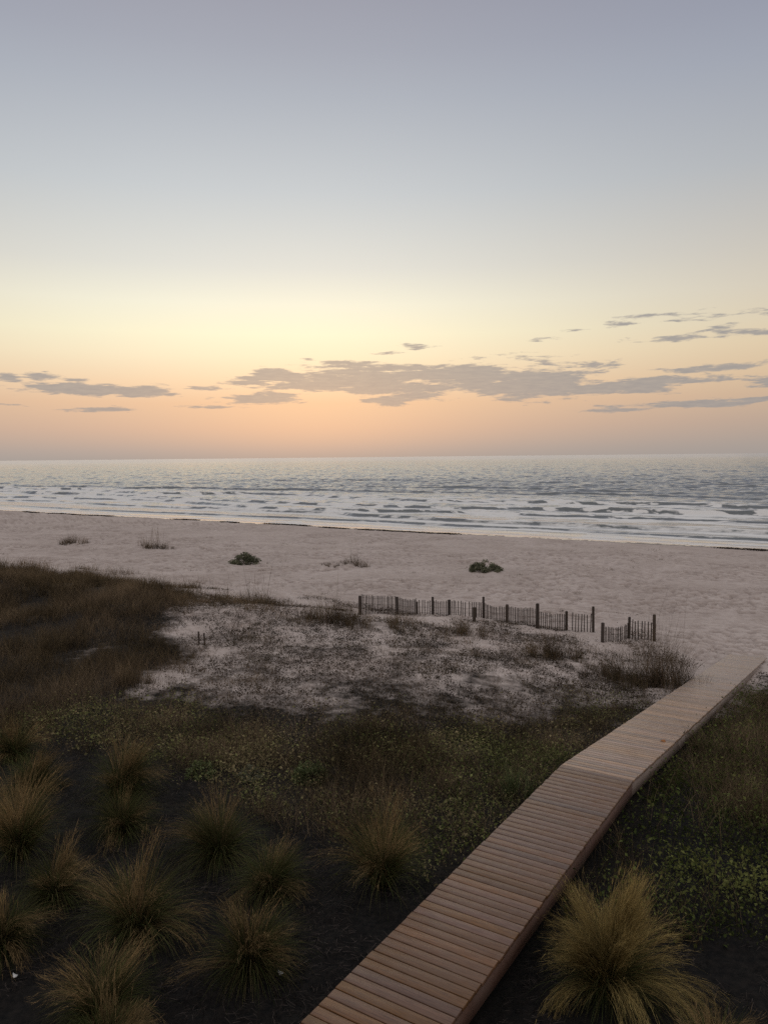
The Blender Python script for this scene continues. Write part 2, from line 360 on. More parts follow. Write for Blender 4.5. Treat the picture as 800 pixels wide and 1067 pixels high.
# ------------------------------------------------------------------ ground sheet
def build_ground():
    th = np.concatenate([np.linspace(-180, -42, 60, endpoint=False), np.linspace(-42, 42, 760, endpoint=False), np.linspace(42, 180, 61)])
    r = np.concatenate([[0.0], np.linspace(0.6, 4.0, 10, endpoint=False), 4.0*np.exp(np.arange(0, 260)*math.log(20/4.0)/260),
                        20*np.exp(np.arange(0, 640)*math.log(100/20.0)/640), 100*np.exp(np.arange(0, 81)*math.log(7.0)/80)])
    TH, RR = np.meshgrid(np.radians(th), r)
    x = RR*np.sin(TH); y = RR*np.cos(TH)
    s, t = st(x, y)
    z = ground_z(x, y)
    px, py, Z = project(x, y, z)
    front = (y > 2)
    mulch = 1-sstep(9.0, 12.5, s+1.6*(fbm(x/2, y/2, 3, 5)-0.5)+np.where(t > -4, -1.0, 0.0)*0)
    pm = np.where(in_poly(px+(fbm(x/1.5, y/1.5, 3, 61)-0.5)*60, py+(fbm(x/1.5, y/1.5, 3, 62)-0.5)*36, [(-2000, 785), (0, 772), (170, 800), (250, 838), (350, 880), (440, 905), (505, 885), (660, 835), (800, 800), (2500, 760), (2500, 5000), (-2000, 5000)]), 1.0, 0.0)
    mulch = np.where(front, pm, 1.0)
    def soft(m, k=7):
        m = m.astype(float)
        for _ in range(2):
            for axn in (0, 1):
                c = np.cumsum(np.concatenate([np.repeat(m.take([0], axn), k+1, axn), m, np.repeat(m.take([-1], axn), k, axn)], axn), axn)
                n_ = m.shape[axn]
                m = (c.take(range(2*k+1, 2*k+1+n_), axn)-c.take(range(0, n_), axn))/(2*k+1)
        return m
    gs = sstep(650, 790, py)
    def zm(poly, jx, jy, sd): return (front & zone(px, py, poly, jx, jy, x, y, sd))
    litter = np.where(front & (s < 21) & (py > 755), 0.9, 0.0)
    litter = np.where(zm(Z_SPARSE, 32, 12, 64), 0.16+0.42*gs, litter)
    litter = np.where(zm(Z_DUNE, 26, 4, 66), 1.0, litter)
    litter = np.where(zm(Z_COVER, 8, 6, 65), 1.0, litter)
    litter = np.where(zm(Z_RIGHT, 8, 6, 66), 1.0, litter)
    litter = np.where(zm(Z_RSAND, 8, 4, 67), 0.45, litter)
    for bp_ in BARE: litter = np.where(zm(bp_, 9, 4, 90), 0.36, litter)
    litter = np.where(front, litter, 1.0)
    litter = soft(litter, 11)
    litter = litter + (fbm(x/1.3, y/1.3, 4, 71, .6)-0.5)*0.65*sstep(0, .15, litter)*(1-.6*sstep(.7, 1, litter))
    litter = np.clip(litter, 0, 1); mulch = soft(mulch, 4)
    wet = sstep(75.2, 77.2, s+1.5*(vnoise(t/9, s*0, 5)-0.5))
    # footprints and wind scour in the sand, lumps in the bed
    beach = sstep(27, 33, s)*(1-sstep(70, 78, s))
    foot = fbm(x/0.30, y/0.30, 3, 31, .65); foot2 = fbm(x/1.5, y/1.5, 2, 35); foot = sstep(.30, .56, foot)
    rough_ = .35+1.1*sstep(.35, .65, fbm(x/7, y/4, 3, 37))
    z = z + beach*rough_*((foot-0.5)*0.095*(1-.25*sstep(45, 70, s)) + (foot2-0.5)*0.10)
    deckclear = sstep(0.0, 0.4, np.maximum(WALK_T0-t, t-WALK_T1))
    z = z + (1-beach)*(1-sstep(76, 80, s))*deckclear*((fbm(x/0.35, y/0.35, 3, 41)-0.5)*0.10)
    nr, nt_ = x.shape
    idx = np.arange(nr*nt_).reshape(nr, nt_)
    q = np.stack([idx[:-1, :-1], idx[:-1, 1:], idx[1:, 1:], idx[1:, :-1]], -1)[:, :, ::-1].reshape(-1, 4)
    o = mesh_obj('ground', np.stack([x, y, z], -1).reshape(-1, 3), q, ground_mat(), None,
                 {'mulch': mulch, 'litter': litter, 'wet': wet, 'hollow_shade': beach*(1-foot)*np.clip(rough_, 0, 1)}, smooth=True)  # last attribute: painted shade, strongest in the footprint hollows
    tag(o, 'pale trampled beach sand running into dark planted dune soil', 'ground', kind='structure')
build_ground()

# ------------------------------------------------------------------ sea
def build_sea():
    th = np.concatenate([np.linspace(-85, -42, 30, endpoint=False), np.linspace(-42, 42, 620, endpoint=False), np.linspace(42, 120, 50)])
    r = 55*np.exp(np.arange(0, 1300)*math.log(60000/55.0)/1299)
    # finer near the shore
    r = np.concatenate([55*np.exp(np.arange(0, 1000)*math.log(330/55.0)/1000), 330*np.exp(np.arange(0, 700)*math.log(2500/330.0)/700), 2500*np.exp(np.arange(0, 150)*math.log(60000/2500.0)/149)])
    TH, RR = np.meshgrid(np.radians(th), r)
    x = RR*np.sin(TH); y = RR*np.cos(TH)
    s, t = st(x, y)
    d = s-82.5 + 2.2*(fbm(t/16, t*0+0.5, 3, 77)-0.5)          # distance off the waterline
    z = np.zeros_like(x); foam = np.zeros_like(x)
    warp = (fbm(t/22, d/30, 3, 80)-0.5)
    deep = sstep(3, 45, d)
    rough = 1-0.85*sstep(2000, 9000, RR)
    # wind sea
    for i, (wl, amp, da) in enumerate(((11, .055, .2), (7.0, .05, -.25), (4.4, .045, .5), (2.8, .035, -.6), (1.9, .022, .15), (21, .06, -.1))):
        kx, ky = math.sin(AZ+da), math.cos(AZ+da)
        ph = (x*kx+y*ky)*2*math.pi/wl + 5*fbm(x/(wl*2.2), y/(wl*2.2), 2, 90+i)*2
        z += amp*(1-2*np.abs(np.sin(ph/2))**0.8)*deep*rough*(0.35+1.3*fbm(x/(wl*3.5), y/(wl*3.5), 2, 120+i))
    chop = 0.30+0.70*sstep(60, 120, d)
    z += chop*deep*rough*((fbm(t/4.5, d/1.8, 3, 140, .55)-.5)*.62 + (fbm(t/2.2, d/0.9, 2, 142)-.5)*.22 + (fbm(t/14, d/5.5, 2, 145)-.5)*.60)
    # breakers: fronts parallel to the beach, broken into lengths
    def breaker(d0, width, h, tf, thr, seed, foamy, wob=6.0, base=.58):
        nonlocal z, foam
        dd = d-d0-wob*(fbm(t/42, t*0+seed, 3, seed, .4)-0.5)*2.6-0.35*(fbm(t/3.2, d/4, 2, seed+50)-.5)*2
        env = sstep(thr-.13, thr+0.30, fbm(t/tf+seed*3.1, t*0, 3, seed+3))
        env = base+(1-base)*env
        prof = np.where(dd < 0, np.exp(-(dd/(width*0.28))**2), np.exp(-(dd/width)**2))
        z += h*prof*env
        back = np.where(dd < 0, np.exp(-((dd+width*1.6)/(width*1.3))**2), 0)
        fr = fbm(t/5+seed, d/2.2, 3, seed+6)
        foam = np.maximum(foam, foamy*back*(0.40+0.95*fr)*(0.45+0.55*env))
        crest = np.exp(-((dd-0.1)/(width*0.28))**2)*env
        foam = np.maximum(foam, foamy*crest*0.9*sstep(0.42, 0.62, fr))
    breaker(6, 1.0, .22, 12, .40, 201, .80, 2.0)
    breaker(14, 1.4, .42, 30, .36, 202, .85, 4)
    breaker(25, 1.6, .46, 34, .36, 203, .85, 5)
    breaker(40, 1.9, .68, 46, .32, 204, .85, 6)
    breaker(58, 2.1, .66, 40, .38, 205, .80, 7)
    breaker(84, 2.2, .55, 36, .44, 206, .5, 9)
    breaker(115, 2.6, .36, 30, .46, 207, .30, 10)
    breaker(160, 3, .34, 20, .54, 208, .2, 12)
    # streaky foam over the surf zone
    streak = fbm(t/4.5+3*warp, d/0.9+2*warp, 4, 301, .6)
    surf = sstep(0, 2, d)*(1-sstep(50, 110, d))*(.6+.4*sstep(8, 30, d))
    foam = np.maximum(foam, surf*0.82*sstep(0.40, 0.62, streak))
    caps = fbm(t/3.0, d/1.2, 3, 311)
    foam = np.maximum(foam, 0.55*sstep(0.70, 0.8, caps)*sstep(50, 90, d)*(1-sstep(300, 700, d)))
    # thin wash running up the sand
    wash = np.clip((d+5.5)/6.0, 0, 1)
    z = z*sstep(0.5, 5, d)
    lift = np.where(d < 2.5, 0.0, 0.0)
    gz = ground_z(x, y)
    film = np.maximum(gz+0.015-0.05*sstep(-5.6, -6.6, d+2.0*(fbm(t/7, t*0+4, 3, 44)-0.5)), SEA)
    zz = np.where(d < 2, film, SEA)+z+lift
    foam = np.maximum(foam*sstep(0, 2.5, d), (0.22+0.6*sstep(.46, .68, fbm(t/5, d/0.5, 3, 330)))*sstep(-6.2, -4.2, d)*(1-sstep(2, 4.5, d)))
    washm = sstep(4.0, 1.0, d) if False else 1-sstep(0.5, 3.5, d)
    far = sstep(300, 3000, RR)
    nr, nt_ = x.shape
    idx = np.arange(nr*nt_).reshape(nr, nt_)
    keep = (d > -9)
    q = np.stack([idx[:-1, :-1], idx[:-1, 1:], idx[1:, 1:], idx[1:, :-1]], -1)[:, :, ::-1].reshape(-1, 4)
    q = q[keep.ravel()[q].all(1)]
    used = np.unique(q); remap = np.full(nr*nt_, -1, np.int64); remap[used] = np.arange(len(used))
    co = np.stack([x, y, zz], -1).reshape(-1, 3)[used]
    o = mesh_obj('sea', co, remap[q], sea_mat(), None, {'foam': foam.ravel()[used], 'wash': washm.ravel()[used], 'far': far.ravel()[used]}, smooth=True)
    tag(o, 'grey choppy sea with low breakers and white foam along the beach', 'sea', kind='structure')
build_sea()

# ------------------------------------------------------------------ boardwalk
def build_boardwalk():
    root = empty('boardwalk', (*xy(KINK_S, WALK_C), 0.0))
    tag(root, 'long straight wooden boardwalk of cross planks sloping down to the beach', 'boardwalk')
    org = np.array(root.location)
    n2 = np.array([SN, CS, 0.0]); a2 = np.array([CS, -SN, 0.0])
    def frame(s):
        if s < KINK_S: return n2, np.array([0, 0, 1.0])
        d = np.array([SN, CS, -RAMP]); d /= np.linalg.norm(d)
        return d, np.cross(a2, d)
    def deck(name, s0, s1):
        mb = MB(); sandy = []
        s = s0; pitch = 0.1445
        while s < s1:
            d, up = frame(s+0.05)
            w = pitch-0.0165+random.uniform(-.002, .002)
            sm = s+pitch/2
            x, y = xy(sm, WALK_C+random.uniform(-.006, .006)); z = float(deck_z(np.array(sm)))-0.023+random.uniform(-.0015, .0015)
            ang = random.uniform(-.0025, .0025)
            ww = d*math.cos(ang)+a2*math.sin(ang); ll = a2*math.cos(ang)-d*math.sin(ang)
            tint = min(1, max(0, random.gauss(.5, .20 if sm < KINK_S else .32)))
            cup = 0.0
            mb.box((x, y, z), ll*(1.26+random.uniform(-.006, .006)), ww*w, up*0.046+d*cup, tint)
            sandy += [min(1.15, max(0, min(.42, (sm-5.5)/7.4*.42), .42*(sm > 20)+(sm-20.0+random.uniform(-.6, .6))/7.0)) if sm < KINK_S or sm > 20 else .42]*8
            s += pitch*(1 if sm < KINK_S else math.cos(math.atan(RAMP)))
        o = mesh_obj(name, np.array(mb.v)-org, mb.f, M['deck' if s0 < KINK_S else 'deck_aged'], root, {'tint': mb.t, 'sandy': sandy})
        bv = o.modifiers.new('bevel', 'BEVEL'); bv.width = 0.004; bv.segments = 1; bv.limit_method = 'ANGLE'
        return o
    deck('level_decking', KINK_S-116*0.1445, KINK_S-0.07)
    deck('sloping_decking', KINK_S, 35.6)
    for tside in (WALK_C-0.59, WALK_C+0.59):
        for (s0, s1, nm) in ((-4.0, KINK_S, 'level'), (KINK_S+0.004, 35.5, 'slope')):
            mb = MB(); sandy = []
            s = s0; seg = 3.6
            while s < s1-0.01:
                e = min(s+seg, s1); d, up = frame((s+e)/2)
                sm = (s+e)/2; x, y = xy(sm, tside); z = float(deck_z(np.array(sm)))-0.0485
                hgt = 0.235
                ln = (e-s-0.003)/(1 if s1 <= KINK_S else math.cos(math.atan(RAMP)))
                mb.box(np.array((x, y, z))-up*hgt/2, d*ln, a2*0.04, up*hgt, random.uniform(.3, .75))
                sandy += [max(0.0, min(.95, (s-11.5)/7))]*4 + [max(0.0, min(.95, (s-11.5)/7))]*4
                s = e
            mesh_obj('side_beam', np.array(mb.v)-org, mb.f, M['beam' if nm == 'level' else 'beam_aged'], root, {'tint': mb.t, 'sandy': sandy})
    # posts under the beams
    for s in np.arange(-2, 27, 2.45):
        for tside in (WALK_C-0.40, WALK_C+0.40):
            x, y = xy(s, tside); zt = float(deck_z(np.array(s)))-0.05; zg = float(ground_z(x, y))-0.35
            mb = MB(); mb.box((x, y, (zt+zg)/2), n2*0.09, a2*0.09, (0, 0, zt-zg), random.random())
            mesh_obj('support_post', np.array(mb.v)-org, mb.f, M['beam'], root, {'tint': mb.t, 'sandy': [0.1]*8})
build_boardwalk()

# ------------------------------------------------------------------ sand fences
def build_fence(posts, label, name='sand_fence'):
    """posts: (px, top py, base py, thick, panel_after)"""
    P = []
    for px, top, base, r, pan in posts:
        b = on_ground(px, base); _, _, Z = project(b[0], b[1], b[2])
        P.append((b, (base-top)*float(Z)/F, r, pan))
    root = empty(name, P[0][0]); org = P[0][0]
    tag(root, label, 'fence')
    for b, h, r, _ in P:
        mb = MB(); mb.tube(b-np.array([0, 0, .5]), b+np.array([random.uniform(-.02, .02), random.uniform(-.02, .02), h]), r, r*0.95, 10, random.random())
        mesh_obj('post', np.array(mb.v)-org, mb.f, M['fence'], root, {'tint': mb.t, 'sandy': [0]*len(mb.t)})
    wires = MB()
    for (b0, h0, _, pan), (b1, h1, _, _) in zip(P[:-1], P[1:]):
        if not pan: continue
        d = b1-b0; L = np.linalg.norm(d[:2]); n = max(2, int(L/0.112)); dn = d/np.linalg.norm(d)
        perp = np.array([-dn[1], dn[0], 0]); mb = MB()
        sag = random.uniform(0.02, 0.12)
        pts = []
        for i in range(1, n):
            u = i/n
            p = b0+d*u; zg = float(ground_z(p[0], p[1]))
            hh = pan*(1.0-sag*4*u*(1-u))+random.uniform(-.035, .035)
            lean = np.array([dn[0], dn[1], 0])*random.gauss(0, .018)
            q = np.array([p[0], p[1], zg-0.12]); tp = np.array([p[0], p[1], zg+hh])+lean
            pts.append((q, tp))
            if random.random() < 0.015: continue
            up = tp-q
            mb.box((q+tp)/2+perp*random.uniform(-.01, .01), dn*random.uniform(.034, .042), perp*.012, up, random.random())
        mesh_obj('slat_panel', np.array(mb.v)-org, mb.f, M['fence'], root, {'tint': mb.t, 'sandy': [0]*len(mb.t)})
        for fr in (.3, .6, .88):
            row = [b0+np.array([0, 0, h0*fr*.95])]+[q*(1-fr)+tp*fr for q, tp in pts]+[b1+np.array([0, 0, h1*fr*.95])]
            for a_, c_ in zip(row[:-1], row[1:]): wires.tube(a_+perp*.012, c_+perp*.012, .005, .005, 4)
    mesh_obj('wire', np.array(wires.v)-org, wires.f, M['wire'], root)

build_fence([(375, 621, 641, .06, .84), (414, 622, 641, .05, .80), (434.5, 627, 641, .055, .80), (450.5, 622, 641.5, .06, .76), (468, 625, 641, .065, .72),
             (503.5, 622, 644, .06, .74), (528, 630, 649, .07, .80), (559.5, 629, 655, .075, .74), (590, 637, 657, .06, .80), (618, 632, 659.5, .055, 0)],
            'longer dark slatted sand fence with leaning posts along the top of the dune')
build_fence([(627.5, 649, 670, .07, .66), (655, 643, 666, .055, .84), (681.5, 640.5, 668.5, .065, 0)],
            'short separate slatted sand fence nearest the boardwalk end', 'sand_fence')
# loose stubs standing in front of the long fence, and two stakes in the dune
def stake(px, top, base, r, label, name='fence_post', group=None):
    b = on_ground(px, base); _, _, Z = project(*b); h = (base-top)*float(Z)/F
    mb = MB(); mb.tube((0, 0, -.4), (random.uniform(-.03, .03), random.uniform(-.03, .03), h), r, r*.95, 10, .5)
    o = mesh_obj(name, mb.v, mb.f, M['fence'], None, {'tint': mb.t, 'sandy': [0]*len(mb.t)}); o.location = b
    tag(o, label, 'post', group)
stake(494, 633, 648, .075, 'short thick dark post stub just in front of the long sand fence')
stake(207.5, 658, 670, .03, 'left of two thin dark stakes at the edge of the brown dune grass', 'wooden_stake', 'stakes in the dune')
stake(213.5, 660, 672, .03, 'right of two thin dark stakes at the edge of the brown dune grass', 'wooden_stake', 'stakes in the dune')

# ------------------------------------------------------------------ grass clumps
def grass_clump(px, base, rad, hgt, label, tan=0.5, gold=False, n=1500, lean=(0, 0), spread=1.0, fluff=1.0, group='ornamental grasses in the planting bed'):
    b = on_ground(px, base); _, _, Z = project(*b); sc = float(Z)/F
    Rr, H = rad*sc*(1 if gold else .84), hgt*sc*(1 if gold else .9)
    root = empty('grass_clump', b, 0); tag(root, label, 'grass', group)
    # green fountain
    def fountain(n, L0, spread0, curve, wid, k, seedr):
        az = rng.uniform(0, 2*math.pi, n); rr = seedr*np.sqrt(rng.random(n))
        base_ = np.stack([rr*np.cos(az), rr*np.sin(az), np.zeros(n)-0.03], 1)
        az = az+rng.normal(0, .5, n)
        th0 = np.abs(rng.normal(0, spread0*spread, n)); dth = curve*(0.4+rng.random(n))*(0.5+th0)
        L = L0*(0.55+0.5*rng.random(n))
        az2 = np.arctan2(np.sin(az)*th0+lean[1], np.cos(az)*th0+lean[0]); th0 = np.hypot(np.sin(az)*th0+lean[1], np.cos(az)*th0+lean[0])
        return blades_arrays(base_, L, az2, th0, dth, np.full(n, wid)*(0.7+0.6*rng.random(n)), k)
    D = math.hypot(Rr, H)
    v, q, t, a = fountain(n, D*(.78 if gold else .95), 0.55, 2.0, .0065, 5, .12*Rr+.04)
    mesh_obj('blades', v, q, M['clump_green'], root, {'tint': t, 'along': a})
    m = int(n*tan*(1.0 if gold else .42))
    if m > 20:
        # feathery plumes in loose bundles
        nb = max(5, int(m/(80 if gold else 40))); parts = []
        for bnd in range(nb):
            k_ = m//nb; azb = rng.uniform(0, 2*math.pi); tb = abs(rng.normal(.38, .30))*spread
            az = azb+rng.normal(0, (.05 if gold else .08)/(tb+.25), k_); th0 = np.abs(tb+rng.normal(0, .05, k_))
            ox, oy = np.cos(az)*th0+lean[0], np.sin(az)*th0+lean[1]
            L = D*1.0*(0.6+0.55*rng.random())*(0.8+.3*rng.random(k_))
            bb = np.stack([rng.normal(0, .06, k_), rng.normal(0, .06, k_), np.zeros(k_)], 1)
            dth = (0.7+1.3*rng.random())*(0.4+tb)+rng.normal(0, .12, k_)
            arr = blades_arrays(bb, L, np.arctan2(oy, ox), np.hypot(ox, oy), dth, np.full(k_, .0055)*fluff, 5)
            parts.append(arr)
            # fine hairs of the seed heads along the outer third of each stem
            vv = arr[0].reshape(k_, 6, 2, 3).mean(2)
            hn = 5
            u = rng.uniform(2.6, 5, (k_, hn)); i0 = np.minimum(u.astype(int), 4); fr = (u-i0)[..., None]
            ii = np.arange(k_)[:, None]
            pb = vv[ii, i0]*(1-fr)+vv[ii, i0+1]*fr; dr = vv[ii, i0+1]-vv[ii, i0]
            pb = pb.reshape(-1, 3); dr = dr.reshape(-1, 3); dr /= np.linalg.norm(dr, axis=1)[:, None]+1e-9
            az3 = np.arctan2(dr[:, 1], dr[:, 0])+rng.normal(0, .35, len(dr)); th3 = np.arccos(np.clip(dr[:, 2], -1, 1))+rng.normal(0, .25, len(dr))
            hv = blades_arrays(pb, np.full(len(pb), .09)*(0.6+.8*rng.random(len(pb))), az3, th3, np.zeros(len(pb)), np.full(len(pb), .0045)*fluff, 1, np.repeat(rng.random(k_), hn))
            hv = (hv[0], hv[1], hv[2], 0.7+0.3*hv[3]); parts.append(hv)
        v, q, t, a = join(parts)
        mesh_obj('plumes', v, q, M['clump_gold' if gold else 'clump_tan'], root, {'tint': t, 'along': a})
    return root

CL = [
 (20, 892, 45, 92, 'tall rusty-tipped upright grass clump cut by the left edge of the photo', .9, False, (0, 0), .6),
 (36, 822, 34, 48, 'small tawny grass clump behind the tall rusty one on the left edge', .7, False, (0, 0)),
 (128, 868, 34, 62, 'dark green upright grass clump in front of the spreading plumed clump at upper left', .25, False, (0, 0)),
 (128, 828, 58, 56, 'spreading grass clump with pale plumes drooping to the right at upper left of bed', .75, False, (.12, 0)),
 (228, 895, 46, 80, 'dark green grass clump with one tan plume bent left, second row of bed', .35, False, (-.06, 0)),
 (398, 922, 40, 92, 'tall upright grass clump with rusty top standing nearest the left side of boardwalk', .8, False, (0, 0), .5),
 (58, 938, 38, 60, 'small round grass clump with tawny tips left of the widest clump', .55, False, (0, 0)),
 (143, 974, 72, 92, 'widest dark fountain shaped grass clump in the middle of the left bed', .55, False, (0, 0)),
 (282, 930, 44, 62, 'low grass clump with silvery arching blades between two taller clumps', .3, False, (.05, 0)),
 (262, 1010, 52, 86, 'brownish wispy grass clump beside the white leaf near boardwalk', .7, False, (.08, 0)),
 (106, 1060, 60, 80, 'dark wispy grass clump in the lower left with brown feathery top', .6, False, (.08, 0)),
 (2, 990, 42, 70, 'dim brown grass clump cut off by the left edge below the tall rusty one', .6, False, (0, 0)),
 (112, 1108, 45, 70, 'grass clump at bottom left with only its orange tips showing', .9, False, (0, 0)),
 (634, 1034, 72, 92, 'large golden fountain grass clump right of the boardwalk', 1.5, True, (.05, 0)),
 (748, 1122, 64, 66, 'reddish brown grass clump at the bottom right corner', .6, False, (0, 0)),
 (14, 790, 30, 45, 'brown grass clump at left edge where the dune grass ends', .6, False, (0, 0)),
]
for c in CL:
    grass_clump(c[0], c[1], c[2], c[3], c[4], c[5], c[6], n=1700 if c[6] else 1500, lean=c[7], spread=c[8] if len(c) > 8 else 1.0)

# ------------------------------------------------------------------ scattered cover
def scatter_world(x0, x1, y0, y1, per_m2, poly, jx=10, jy=5, seed=50, clump=None, thr=0.0, cs=1.2, sig=.16):
    n = int((x1-x0)*(y1-y0)*per_m2)
    x = rng.uniform(x0, x1, n); y = rng.uniform(y0, y1, n)
    if clump:
        k = max(1, int(n/clump)); cx = rng.uniform(x0, x1, k); cy = rng.uniform(y0, y1, k); ci = rng.integers(0, k, n)
        x = cx[ci]+rng.normal(0, sig, n); y = cy[ci]+rng.normal(0, sig, n)
    z = ground_z(x, y); px, py, Z = project(x, y, z)
    ok = zone(px+rng.normal(0, .9*jx, n), py+rng.normal(0, .55*jy, n), poly, jx, jy, x, y, seed)
    for bp_ in BARE: ok &= ~(zone(px, py, bp_, 9, 4, x, y, 90) & (rng.random(n) < .8))
    s, t = st(x, y)
    ok &= ~((t > WALK_T0-.08) & (t < WALK_T1+.08))
    if thr: ok &= fbm(x/cs, y/cs, 4, seed+30) > thr+rng.normal(0, .05, n)
    return np.stack([x, y, z], 1)[ok], px[ok], py[ok], Z[ok]

def grass_mass(name, label, regions, mat, cat='grass'):
    parts = []
    for kw in regions:
        p, px, py, Z = scatter_world(*kw['box'], kw['d'], kw['poly'], kw.get('jx', 10), kw.get('jy', 5), kw.get('seed', 50), kw.get('clump', 25), kw.get('thr', 0), kw.get('cs', 1.2))
        n = len(p)
        if n == 0: continue
        p[:, 2] -= .02
        hv = kw['h']*(0.35+0.9*rng.random(n))*(0.5+1.0*fbm(p[:, 0]/2.0, p[:, 1]/2.0, 3, 400))
        w = np.maximum(kw.get('w', .006), Z*0.00028)*(0.7+.6*rng.random(n))
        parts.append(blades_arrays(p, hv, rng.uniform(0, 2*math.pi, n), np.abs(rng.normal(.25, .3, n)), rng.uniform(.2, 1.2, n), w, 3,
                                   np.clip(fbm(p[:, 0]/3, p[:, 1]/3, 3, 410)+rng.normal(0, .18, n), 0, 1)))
    v, q, t, a = join(parts)
    o = mesh_obj(name, v, q, mat, None, {'tint': t, 'along': a}); tag(o, label, cat, kind='stuff'); return o

Z_DUNE_IN = Z_DUNE
grass_mass('dune_grass', 'dense brown dune grass covering the low dune on the left', [
    dict(box=(-44, -5, 12, 52), d=430, poly=Z_DUNE_IN, jx=28, jy=5, h=.56, seed=63, thr=.33, cs=1.6),
    dict(box=(-14, 1, 28, 42), d=120, poly=[(185, 612), (262, 626), (300, 634), (265, 640), (200, 632)], jx=6, jy=3, h=.40, seed=68, thr=.40),
    dict(box=(-12, 16, 12, 38), d=95, poly=Z_SPARSE, jx=20, jy=9, h=.26, seed=64, thr=.52, cs=1.8, clump=24),
    dict(box=(-16, 12, 9, 24), d=520, poly=Z_COVER, jx=16, jy=10, h=.50, seed=69, thr=.47, cs=1.7),
    dict(box=(-18, 12, 9, 25), d=70, poly=Z_COVER, jx=16, jy=12, h=.75, seed=79, thr=.45, cs=2.2, clump=16),
    dict(box=(-12, 14, 12, 26), d=330, poly=[(150, 750), (300, 752), (480, 758), (640, 728), (690, 718), (610, 800), (300, 805), (170, 785)], jx=22, jy=12, h=.34, seed=81, thr=.36, cs=1.2),
    dict(box=(1, 22, 8, 24), d=480, poly=Z_RIGHT, jx=12, jy=8, h=.50, seed=70, thr=.47, cs=1.7),
    dict(box=(1, 22, 8, 24), d=70, poly=Z_RIGHT, jx=12, jy=8, h=.75, seed=80, thr=.45, cs=2.0, clump=16),
], M['dune'])

def leaf_mass(name, label, regions, mat, cat):
    parts = []
    for kw in regions:
        p, px, py, Z = scatter_world(*kw['box'], kw['d'], kw['poly'], kw.get('jx', 10), kw.get('jy', 5), kw.get('seed', 50), kw.get('clump', 18), kw.get('thr', 0), kw.get('cs', 1.0), kw.get('sig', .16))
        n = len(p)
        p[:, 2] += .01+np.abs(rng.normal(0, 1, n))*kw.get('up', .06)*(0.4+1.2*fbm(p[:, 0]/1.0, p[:, 1]/1.0, 3, 420))
        size = np.maximum(kw['size'], Z*.0009)*(0.45+1.3*rng.random(n)**2)
        parts.append(leaves_arrays(p, size, kw.get('asp', 1.7), kw.get('flat', .35), np.clip(fbm(p[:, 0]/1.3, p[:, 1]/1.3, 3, 430)+rng.normal(0, .2, n), 0, 1)))
    v, q, t, a = join(parts)
    o = mesh_obj(name, v, q, mat, None, {'tint': t, 'along': a}); tag(o, label, cat, kind='stuff'); return o

leaf_mass('ground_cover', 'low leafy ground cover of dull green between the dune sand and the planting bed', [
    dict(box=(-18, 12, 9, 24), d=760, poly=Z_COVER, jx=14, jy=12, size=.042, up=.17, seed=65, thr=.45, cs=1.5, flat=.25),
    dict(box=(-12, 14, 12, 26), d=330, poly=[(150, 750), (300, 752), (480, 758), (640, 728), (690, 718), (610, 800), (300, 805), (170, 785)], jx=22, jy=12, size=.04, up=.14, seed=81, thr=.36, cs=.9, flat=.25),
    dict(box=(-18, 12, 9, 24), d=380, poly=Z_COVER, jx=14, jy=10, size=.03, up=.05, seed=65, thr=.30, cs=.8),
    dict(box=(-18, 12, 9, 24), d=260, poly=Z_COVER, jx=14, jy=8, size=.052, up=.24, seed=77, thr=.55, cs=2.0),
], M['cover'], 'ground cover')
leaf_mass('leafy_vines', 'green and yellowing leafy vines spreading on the right side of the boardwalk', [
    dict(box=(1, 24, 7, 24), d=800, poly=Z_RIGHT, jx=12, jy=8, size=.048, up=.2, seed=66, thr=.45, cs=1.5, flat=.25),
    dict(box=(1, 24, 7, 24), d=330, poly=Z_RIGHT, jx=12, jy=8, size=.032, up=.06, seed=66, thr=.30, flat=.25),
    dict(box=(1, 24, 7, 24), d=230, poly=Z_RIGHT, jx=12, jy=8, size=.058, up=.22, seed=78, thr=.54, cs=2.0, flat=.25),
    dict(box=(-4, 9, 9, 18), d=420, poly=[(430, 800), (560, 790), (600, 790), (510, 890), (440, 905)], jx=9, jy=6, size=.045, up=.14, seed=75, thr=.36, flat=.25),
], M['cover_green'], 'vines')
leaf_mass('creeping_plants', 'sparse dark creeping plants and dry litter spread over the pale dune sand', [
    dict(box=(-14, 17, 12, 38), d=640, poly=Z_SPARSE, jx=34, jy=18, size=.042, up=.05, seed=64, thr=.37, cs=1.1, flat=.3, clump=6, sig=.06),
    dict(box=(8, 30, 14, 32), d=260, poly=Z_RSAND, jx=8, jy=4, size=.05, up=.05, seed=67, thr=.46, cs=.7, flat=.3, clump=22, sig=.09),
], M['debris'], 'ground cover')

